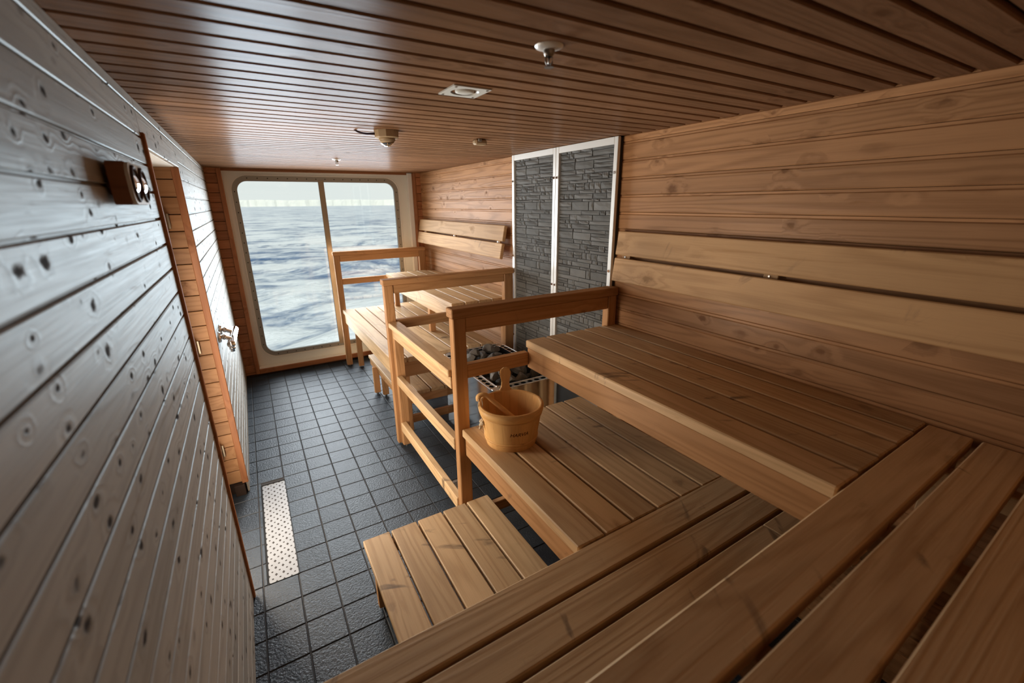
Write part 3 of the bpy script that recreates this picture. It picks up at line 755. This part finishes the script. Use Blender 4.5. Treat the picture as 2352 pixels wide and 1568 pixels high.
for sx in (-1, 1):
    for sy in (-1, 1): bx('leg', (sx*(a-0.06)-0.02, sy*(b-0.06)-0.02, 0.0), (sx*(a-0.06)+0.02, sy*(b-0.06)+0.02, 0.15), 'black', ht, 0.003, base=(0, 0, 0))
# stones: each one a thing
random.seed(21)
def rockmesh(sd):
    bm = bmesh.new(); bmesh.ops.create_icosphere(bm, subdivisions=2, radius=1.0)
    rnd = random.Random(sd)
    cuts = []
    for i in range(12):
        d = Vector((rnd.gauss(0, 1), rnd.gauss(0, 1), rnd.gauss(0, 1))).normalized(); cuts.append((d, rnd.uniform(0.42, 0.75)))
    for v in bm.verts:
        p = v.co.copy()
        for d, c in cuts:
            t = p.dot(d)
            if t > c: p -= d*(t-c)
        p *= 1+0.10*noise.noise(p*2.0+Vector((sd, 0, 0)))+0.05*noise.noise(p*5.0+Vector((sd, 3, 0)))
        v.co = Vector((p.x*1.15, p.y*0.95, p.z*0.8))
    me = bpy.data.meshes.new('rock'); bm.to_mesh(me); bm.free(); me.materials.append(M['rock']); return me
ROCKS = [rockmesh(i*3.7) for i in range(9)]
spots = []
for layer, zc_, step, inset in ((0, 0.622, 0.098, 0.10), (1, 0.682, 0.098, 0.112), (2, 0.728, 0.112, 0.155)):
    y = HY0+inset; row = 0
    while y < HY1-inset+0.01:
        x = HX0+inset+(0.5*step if (row+layer) % 2 else 0)
        while x < HX1-inset+0.01:
            if layer == 2 and random.random() < 0.22: x += step; continue
            spots.append((x+random.uniform(-.012, .012), y+random.uniform(-.012, .012), zc_+random.uniform(-.006, .010), layer)); x += step
        y += step*0.92; row += 1
for x, y, z, layer in spots:
    s = random.uniform(0.045, 0.062)
    o = link('heater_stone', ROCKS[random.randrange(9)], None, None, (x, y, z), (random.uniform(0, 6), random.uniform(-.4, .4), random.uniform(0, 6)))
    o.scale = (s, s, s)
    tag(o, 'dark angular rock in the pile filling the steel heater', 'stone', 'stones filling the heater')

# ------------------------------------------------------------------ bucket, ladle
BC = Vector((0.955, 1.633, LZ)); BH = 0.20; RB, RTOP, BT = 0.121, 0.153, 0.013
def brad(z): return RB+(RTOP-RB)*z/BH
bk = thing('bucket', 'round light wooden sauna bucket with an upright stave handle', 'bucket', BC)
NS = 20
HANG = R(70)                                   # direction of the handle stave from the centre
def stave(a0, a1, z1, n=4):
    vs, fs = [], []
    prof = [(brad(0.0), 0.0), (brad(z1)-0.0, z1-0.003), (brad(z1)-0.004, z1), (brad(z1)-BT+0.004, z1), (brad(z1)-BT, z1-0.003), (brad(0.02)-BT, 0.018)]
    k = len(prof)
    for i in range(n+1):
        a = a0+(a1-a0)*i/n
        for r, z in prof: vs.append((z, r*math.cos(a), r*math.sin(a)))     # grain axis (local X) is up
    for i in range(n):
        for q in range(k): fs.append((i*k+q, i*k+(q+1) % k, (i+1)*k+(q+1) % k, (i+1)*k+q))
    fs.append(tuple(range(k))); fs.append(tuple(n*k+q for q in range(k))[::-1])
    bm = bmesh.new(); me = mesh('stave', vs, fs); bm.from_mesh(me); bmesh.ops.recalc_face_normals(bm, faces=bm.faces); bm.to_mesh(me); bm.free()
    me.materials.append(M['bucket']); return me
# local (X up, Y, Z) -> world (Z, X, Y)
UPM = Matrix(((0, 1, 0, 0), (0, 0, 1, 0), (1, 0, 0, 0), (0, 0, 0, 1)))
da = 2*math.pi/NS
sm = stave(-da/2+0.0015, da/2-0.0015, BH)
for i in range(NS):
    o = link('stave', sm, None, bk); o.matrix_local = Matrix.Rotation(HANG+i*da, 4, 'Z') @ UPM
def hoop(z0, z1, t):
    pr = [(brad(z0)-0.001, z0), (brad(z0)+t*0.7, z0+0.001), (brad((z0+z1)/2)+t, (z0+z1)/2), (brad(z1)+t*0.7, z1-0.001), (brad(z1)-0.001, z1)]
    return lathe('hoop', pr, 40)
for z0, z1, t in ((0.022, 0.030, 0.004), (0.033, 0.043, 0.005), (0.148, 0.157, 0.004), (0.160, 0.196, 0.007)): link('hoop', hoop(z0, z1, t), 'bucket', bk)
link('base', lathe('base', [(0.0001, 0.018), (brad(0.018)-BT+0.001, 0.018), (brad(0.006)-BT+0.003, 0.006), (0.0001, 0.006)], 32, smooth=False), 'bucket', bk)
# handle stave: flat paddle outline swept to a thickness
out_ = [(-0.034, BH-0.03), (-0.030, BH+0.002), (-0.021, BH+0.022), (-0.0195, BH+0.046), (-0.0265, BH+0.078), (-0.028, BH+0.096), (-0.021, BH+0.114), (-0.008, BH+0.122)]
out_ = out_ + [(-x, z) for x, z in out_[::-1]]
vs = [(z, t, x) for t in (-BT/2, BT/2) for x, z in out_]; n_ = len(out_)
fs = [tuple(range(n_))[::-1], tuple(n_+i for i in range(n_))] + [(i, (i+1) % n_, n_+(i+1) % n_, n_+i) for i in range(n_)]
bm = bmesh.new(); me = mesh('handle', vs, fs); bm.from_mesh(me); bmesh.ops.recalc_face_normals(bm, faces=bm.faces)
bmesh.ops.bevel(bm, geom=[e for e in bm.edges if e.calc_face_angle(0) > 1.2], offset=0.0022, segments=2, affect='EDGES'); bm.to_mesh(me); bm.free()
o = link('handle', me, 'bucket', bk)
o.matrix_local = Matrix.Rotation(HANG, 4, 'Z') @ Matrix.Translation((brad(BH)-BT/2, 0, 0)) @ UPM
# lettering burnt into the staves
fc = bpy.data.curves.new('lettering', 'FONT'); fc.body = 'HARVIA'; fc.size = 0.0255; fc.shear = 0.25; fc.offset = 0.0004; fc.align_x = 'CENTER'
to = bpy.data.objects.new('lettering_tmp', fc); COL.objects.link(to)
bpy.context.view_layer.update()
tme = bpy.data.meshes.new_from_object(to.evaluated_get(bpy.context.evaluated_depsgraph_get())); bpy.data.objects.remove(to)
bm = bmesh.new(); bm.from_mesh(tme); bmesh.ops.subdivide_edges(bm, edges=[e for e in bm.edges if e.calc_length() > 0.004], cuts=2)
TA = R(-104)
for v in bm.verts:
    x, y = v.co.x, v.co.y; z = 0.088+y; a_ = TA + x/brad(0.1); rr_ = brad(z)+0.0006
    v.co = Vector((rr_*math.cos(a_), rr_*math.sin(a_), z))
bm.to_mesh(tme); bm.free(); tme.materials.clear(); link('lettering', tme, 'ink', bk)['label'] = 'brown printed lettering on the bucket'
# ladle: lies in the bucket, its hooked handle end over the left rim
ld = thing('ladle', 'wooden ladle leaning in the bucket with a rope loop', 'ladle', BC)
ctl = [(-0.138, 0.075, 0.208), (-0.128, 0.078, 0.232), (-0.100, 0.066, 0.235), (-0.072, 0.040, 0.205), (-0.035, 0.005, 0.165), (0.02, -0.03, 0.105), (0.045, -0.045, 0.075)]
pts = spline(ctl, 6)
radl = []
for i in range(len(pts)):
    t = i/(len(pts)-1); radl.append(0.017*(0.55+0.45*min(1, t*6)) if t < 0.15 else 0.0165-0.003*math.sin(min(1, t*1.2)*math.pi))
link('handle', tube('ladle_handle', pts, radl, 12, flat=0.75), 'bucket', ld)
link('bowl', lathe('bowl', [(0.0001, -0.03), (0.025, -0.026), (0.040, -0.008), (0.045, 0.018), (0.041, 0.018), (0.036, -0.006), (0.022, -0.021), (0.0001, -0.024)], 24), 'bucket', ld, (0.04, -0.04, 0.055))
lp = spline([(-0.122, 0.066, 0.222), (-0.128, 0.045, 0.20), (-0.137, 0.030, 0.165), (-0.142, 0.020, 0.13), (-0.146, 0.026, 0.16), (-0.150, 0.045, 0.19), (-0.136, 0.066, 0.222)], 6)
ro = link('rope', tube('rope', lp, 0.0022, 8), 'rope', ld)
kn = spline([(-0.150, 0.010, 0.128), (-0.136, 0.020, 0.136), (-0.150, 0.030, 0.126), (-0.142, 0.010, 0.118), (-0.154, 0.022, 0.114), (-0.150, 0.026, 0.100), (-0.156, 0.024, 0.088)], 5)
link('knot', tube('knot', kn, 0.0062, 8), 'rope', ro)

# ------------------------------------------------------------------ floor drain
dr = thing('floor_drain', 'long perforated steel drain cover set in the floor', 'drain', ((DX0+DX1)/2, (DY0+DY1)/2, 0))
bx('trough', (DX0-0.002, DY0-0.002, -0.03), (DX1+0.002, DY1+0.002, -0.020), 'hole', dr, 0.001)
e = 0.005
for lo, hi in (((DX0, DY0, -0.02), (DX0+0.003, DY1, 0.0005)), ((DX1-0.003, DY0, -0.02), (DX1, DY1, 0.0005)), ((DX0, DY0, -0.02), (DX1, DY0+0.003, 0.0005)), ((DX0, DY1-0.003, -0.02), (DX1, DY1, 0.0005))):
    bx('edge', lo, hi, 'black', dr, 0.0005)
px, py = (DX1-DX0-2*e)/4, (DY1-DY0-2*e)/18
link('cover', holeplate('cover', 4, 18, px, py, 0.0050, 0.002, 12), 'drain', dr, (-(DX1-DX0)/2+e, -(DY1-DY0)/2+e, -0.003))
fg = thing('floor_gully', 'small round floor gully grate under the heater guard', 'drain', (0.93, 2.29, 0.0))
link('plate', disc('plate', 0.055, 0.004, 28), 'steel', fg)
for i in range(5): bx('slot', (-0.03+0.004*abs(i-2), -0.024+i*0.012-0.003, 0.003), (0.03-0.004*abs(i-2), -0.024+i*0.012+0.003, 0.0046), 'hole', fg, 0.0003, base=(0, 0, 0))

# ------------------------------------------------------------------ things on the left wall
ga = thing('wall_gauge', 'brown wooden wall gauge with two round dials beside the door', 'gauge', (XL, 1.42, 1.815))
vs = rrect(1.318-1.42, 1.520-1.42, -0.046, 0.046, 0.040, 8)
def slab(pts, x0, x1, name):
    n = len(pts); v = [(x0, a, b) for a, b in pts]+[(x1, a, b) for a, b in pts]
    f = [tuple(range(n))[::-1], tuple(n+i for i in range(n))]+[(i, (i+1) % n, n+(i+1) % n, n+i) for i in range(n)]
    bm = bmesh.new(); me = mesh(name, v, f); bm.from_mesh(me); bmesh.ops.recalc_face_normals(bm, faces=bm.faces); bm.to_mesh(me); bm.free(); return me
link('case', slab(rrect(-0.102, 0.100, -0.046, 0.046, 0.010, 5), 0.010, 0.040, 'case'), 'gauge', ga)
link('mount', chamfer(0.02, 0.12, 0.05, 0.002, 'gauge'), None, ga, (0.004, 0, 0))
link('face_plate', slab(rrect(-0.100, 0.098, -0.0455, 0.0455, 0.030, 8), 0.040, 0.047, 'face'), 'dial', ga)
for yy in (-0.050, 0.046):
    d_ = link('dial', lathe('dial_rim', [(0.041, 0.0), (0.041, 0.004), (0.036, 0.006), (0.033, 0.002)], 32), 'dialdark', ga, (0.046, yy, 0), (0, R(90), 0))
    link('dial_well', disc('well', 0.034, 0.002, 28), 'dialdark', d_)
    link('glass', lathe('dome', [(0.0001, 0.008), (0.014, 0.0074), (0.026, 0.0055), (0.034, 0.003)], 28), 'chrome', d_).scale = (0.55, 1, 1)
fa = thing('shower_valve', 'chrome shower mixer valve on the left wall past the door', 'valve', (XL, 3.2, 1.0))
for yy, zz in ((-0.085, -0.004), (0.065, 0.006)):
    link('rosette', disc('rosette', 0.034, 0.012, 24, 0.005), 'chrome', fa, (0, yy, zz), (0, R(90), 0))
    link('union', tube('union', [(0.008, yy, zz), (0.022, yy, zz), (0.022, yy, zz), (0.036, yy, zz-0.006), (0.036, yy, zz-0.006), (0.062, yy, zz-0.02)], [0.012, 0.012, 0.017, 0.017, 0.013, 0.013], 12), 'chrome', fa)
link('body', tube('body', [(0.058, -0.150, -0.045), (0.060, -0.140, -0.044), (0.078, 0.150, -0.022), (0.078, 0.156, -0.022)], [0.020, 0.023, 0.023, 0.020], 24), 'chrome', fa)
link('hose_outlet', tube('outlet', [(0.060, -0.11, -0.06), (0.060, -0.11, -0.082), (0.060, -0.11, -0.083), (0.060, -0.11, -0.098)], [0.017, 0.017, 0.012, 0.012], 12), 'chrome', fa)

# ------------------------------------------------------------------ things on the ceiling
sk = thing('ceiling_speaker', 'square cream ceiling plate with a round recessed disc', 'ceiling plate', (0.668, 1.412, ZC))
link('plate', ringplate('plate', rrect(-0.064, 0.064, -0.064, 0.064, 0.001, 8), rrect(-0.045, 0.045, -0.045, 0.045, 0.0449, 8), 0.0, 0.004), 'cream', sk, (0, 0, -0.004), (R(90), 0, 0))
link('recess', lathe('recess', [(0.0455, 0.0), (0.040, 0.008), (0.031, 0.008)], 32), 'bezel', sk, (0, 0, -0.004))
link('disc', lathe('disc', [(0.0001, -0.003), (0.020, -0.003), (0.030, 0.0), (0.032, 0.008)], 32), 'cream', sk, (0, 0, -0.004))
for sx in (-1, 1):
    for sy in (-1, 1): link('screw', disc('screw', 0.004, 0.002, 10), 'bezel', sk, (sx*0.053, sy*0.053, -0.0062))
def sprinkler(label, x, y):
    o = thing('sprinkler', label, 'sprinkler', (x, y, ZC), group=None)
    link('escutcheon', lathe('escutcheon', [(0.010, -0.008), (0.020, -0.007), (0.031, -0.003), (0.033, 0.0)], 28), 'alu', o)
    link('head', lathe('head', [(0.013, -0.002), (0.013, -0.012), (0.010, -0.020), (0.006, -0.022)], 16), 'dullmetal', o)
    for s in (-1, 1): link('arm', tube('arm', [(s*0.009, 0, -0.018), (s*0.009, 0, -0.032), (s*0.003, 0, -0.040)], 0.002, 8), 'dullmetal', o)
    link('bulb', tube('bulb', [(0, 0, -0.022), (0, 0, -0.036)], 0.0028, 8), 'steel', o)
    link('deflector', disc('deflector', 0.011, 0.0015, 14), 'dullmetal', o, (0, 0, -0.043))
    return o
sprinkler('metal fire sprinkler on the ceiling nearest the camera', 0.662, 0.942)
sprinkler('metal fire sprinkler on the far ceiling by the window', 0.703, 3.88)
sd_ = thing('smoke_detector', 'brown round smoke detector with a cable on the ceiling', 'detector', (0.665, 2.31, ZC))
link('base', lathe('base', [(0.0001, -0.034), (0.048, -0.034), (0.058, -0.030), (0.060, -0.004), (0.060, 0.0)], 10, smooth=False), 'plastic', sd_)
link('collar', lathe('collar', [(0.038, -0.034), (0.040, -0.044), (0.034, -0.045)], 28), 'plastic', sd_)
link('dome', lathe('dome', [(0.0001, -0.066), (0.012, -0.066), (0.022, -0.064), (0.036, -0.046)], 28), 'plastic', sd_)
link('sensor_ring', lathe('sensor', [(0.0001, -0.070), (0.012, -0.070), (0.018, -0.066), (0.030, -0.058)], 24), 'chrome', sd_)
link('cable', tube('cable', spline([(-0.058, 0.0, -0.016), (-0.095, 0.005, -0.018), (-0.125, 0.020, -0.012), (-0.142, 0.040, 0.002)], 8), 0.0045, 8), 'cable', sd_)
ss = thing('ceiling_sensor', 'small beige box sensor on the ceiling near the stone panels', 'sensor', (1.20, 2.365, ZC))
link('housing', chamfer(0.074, 0.046, 0.030, 0.009, 'plastic'), None, ss, (0, 0, -0.0155))
link('bracket', chamfer(0.020, 0.012, 0.014, 0.002, 'bezel'), None, ss, (-0.012, -0.028, -0.008))
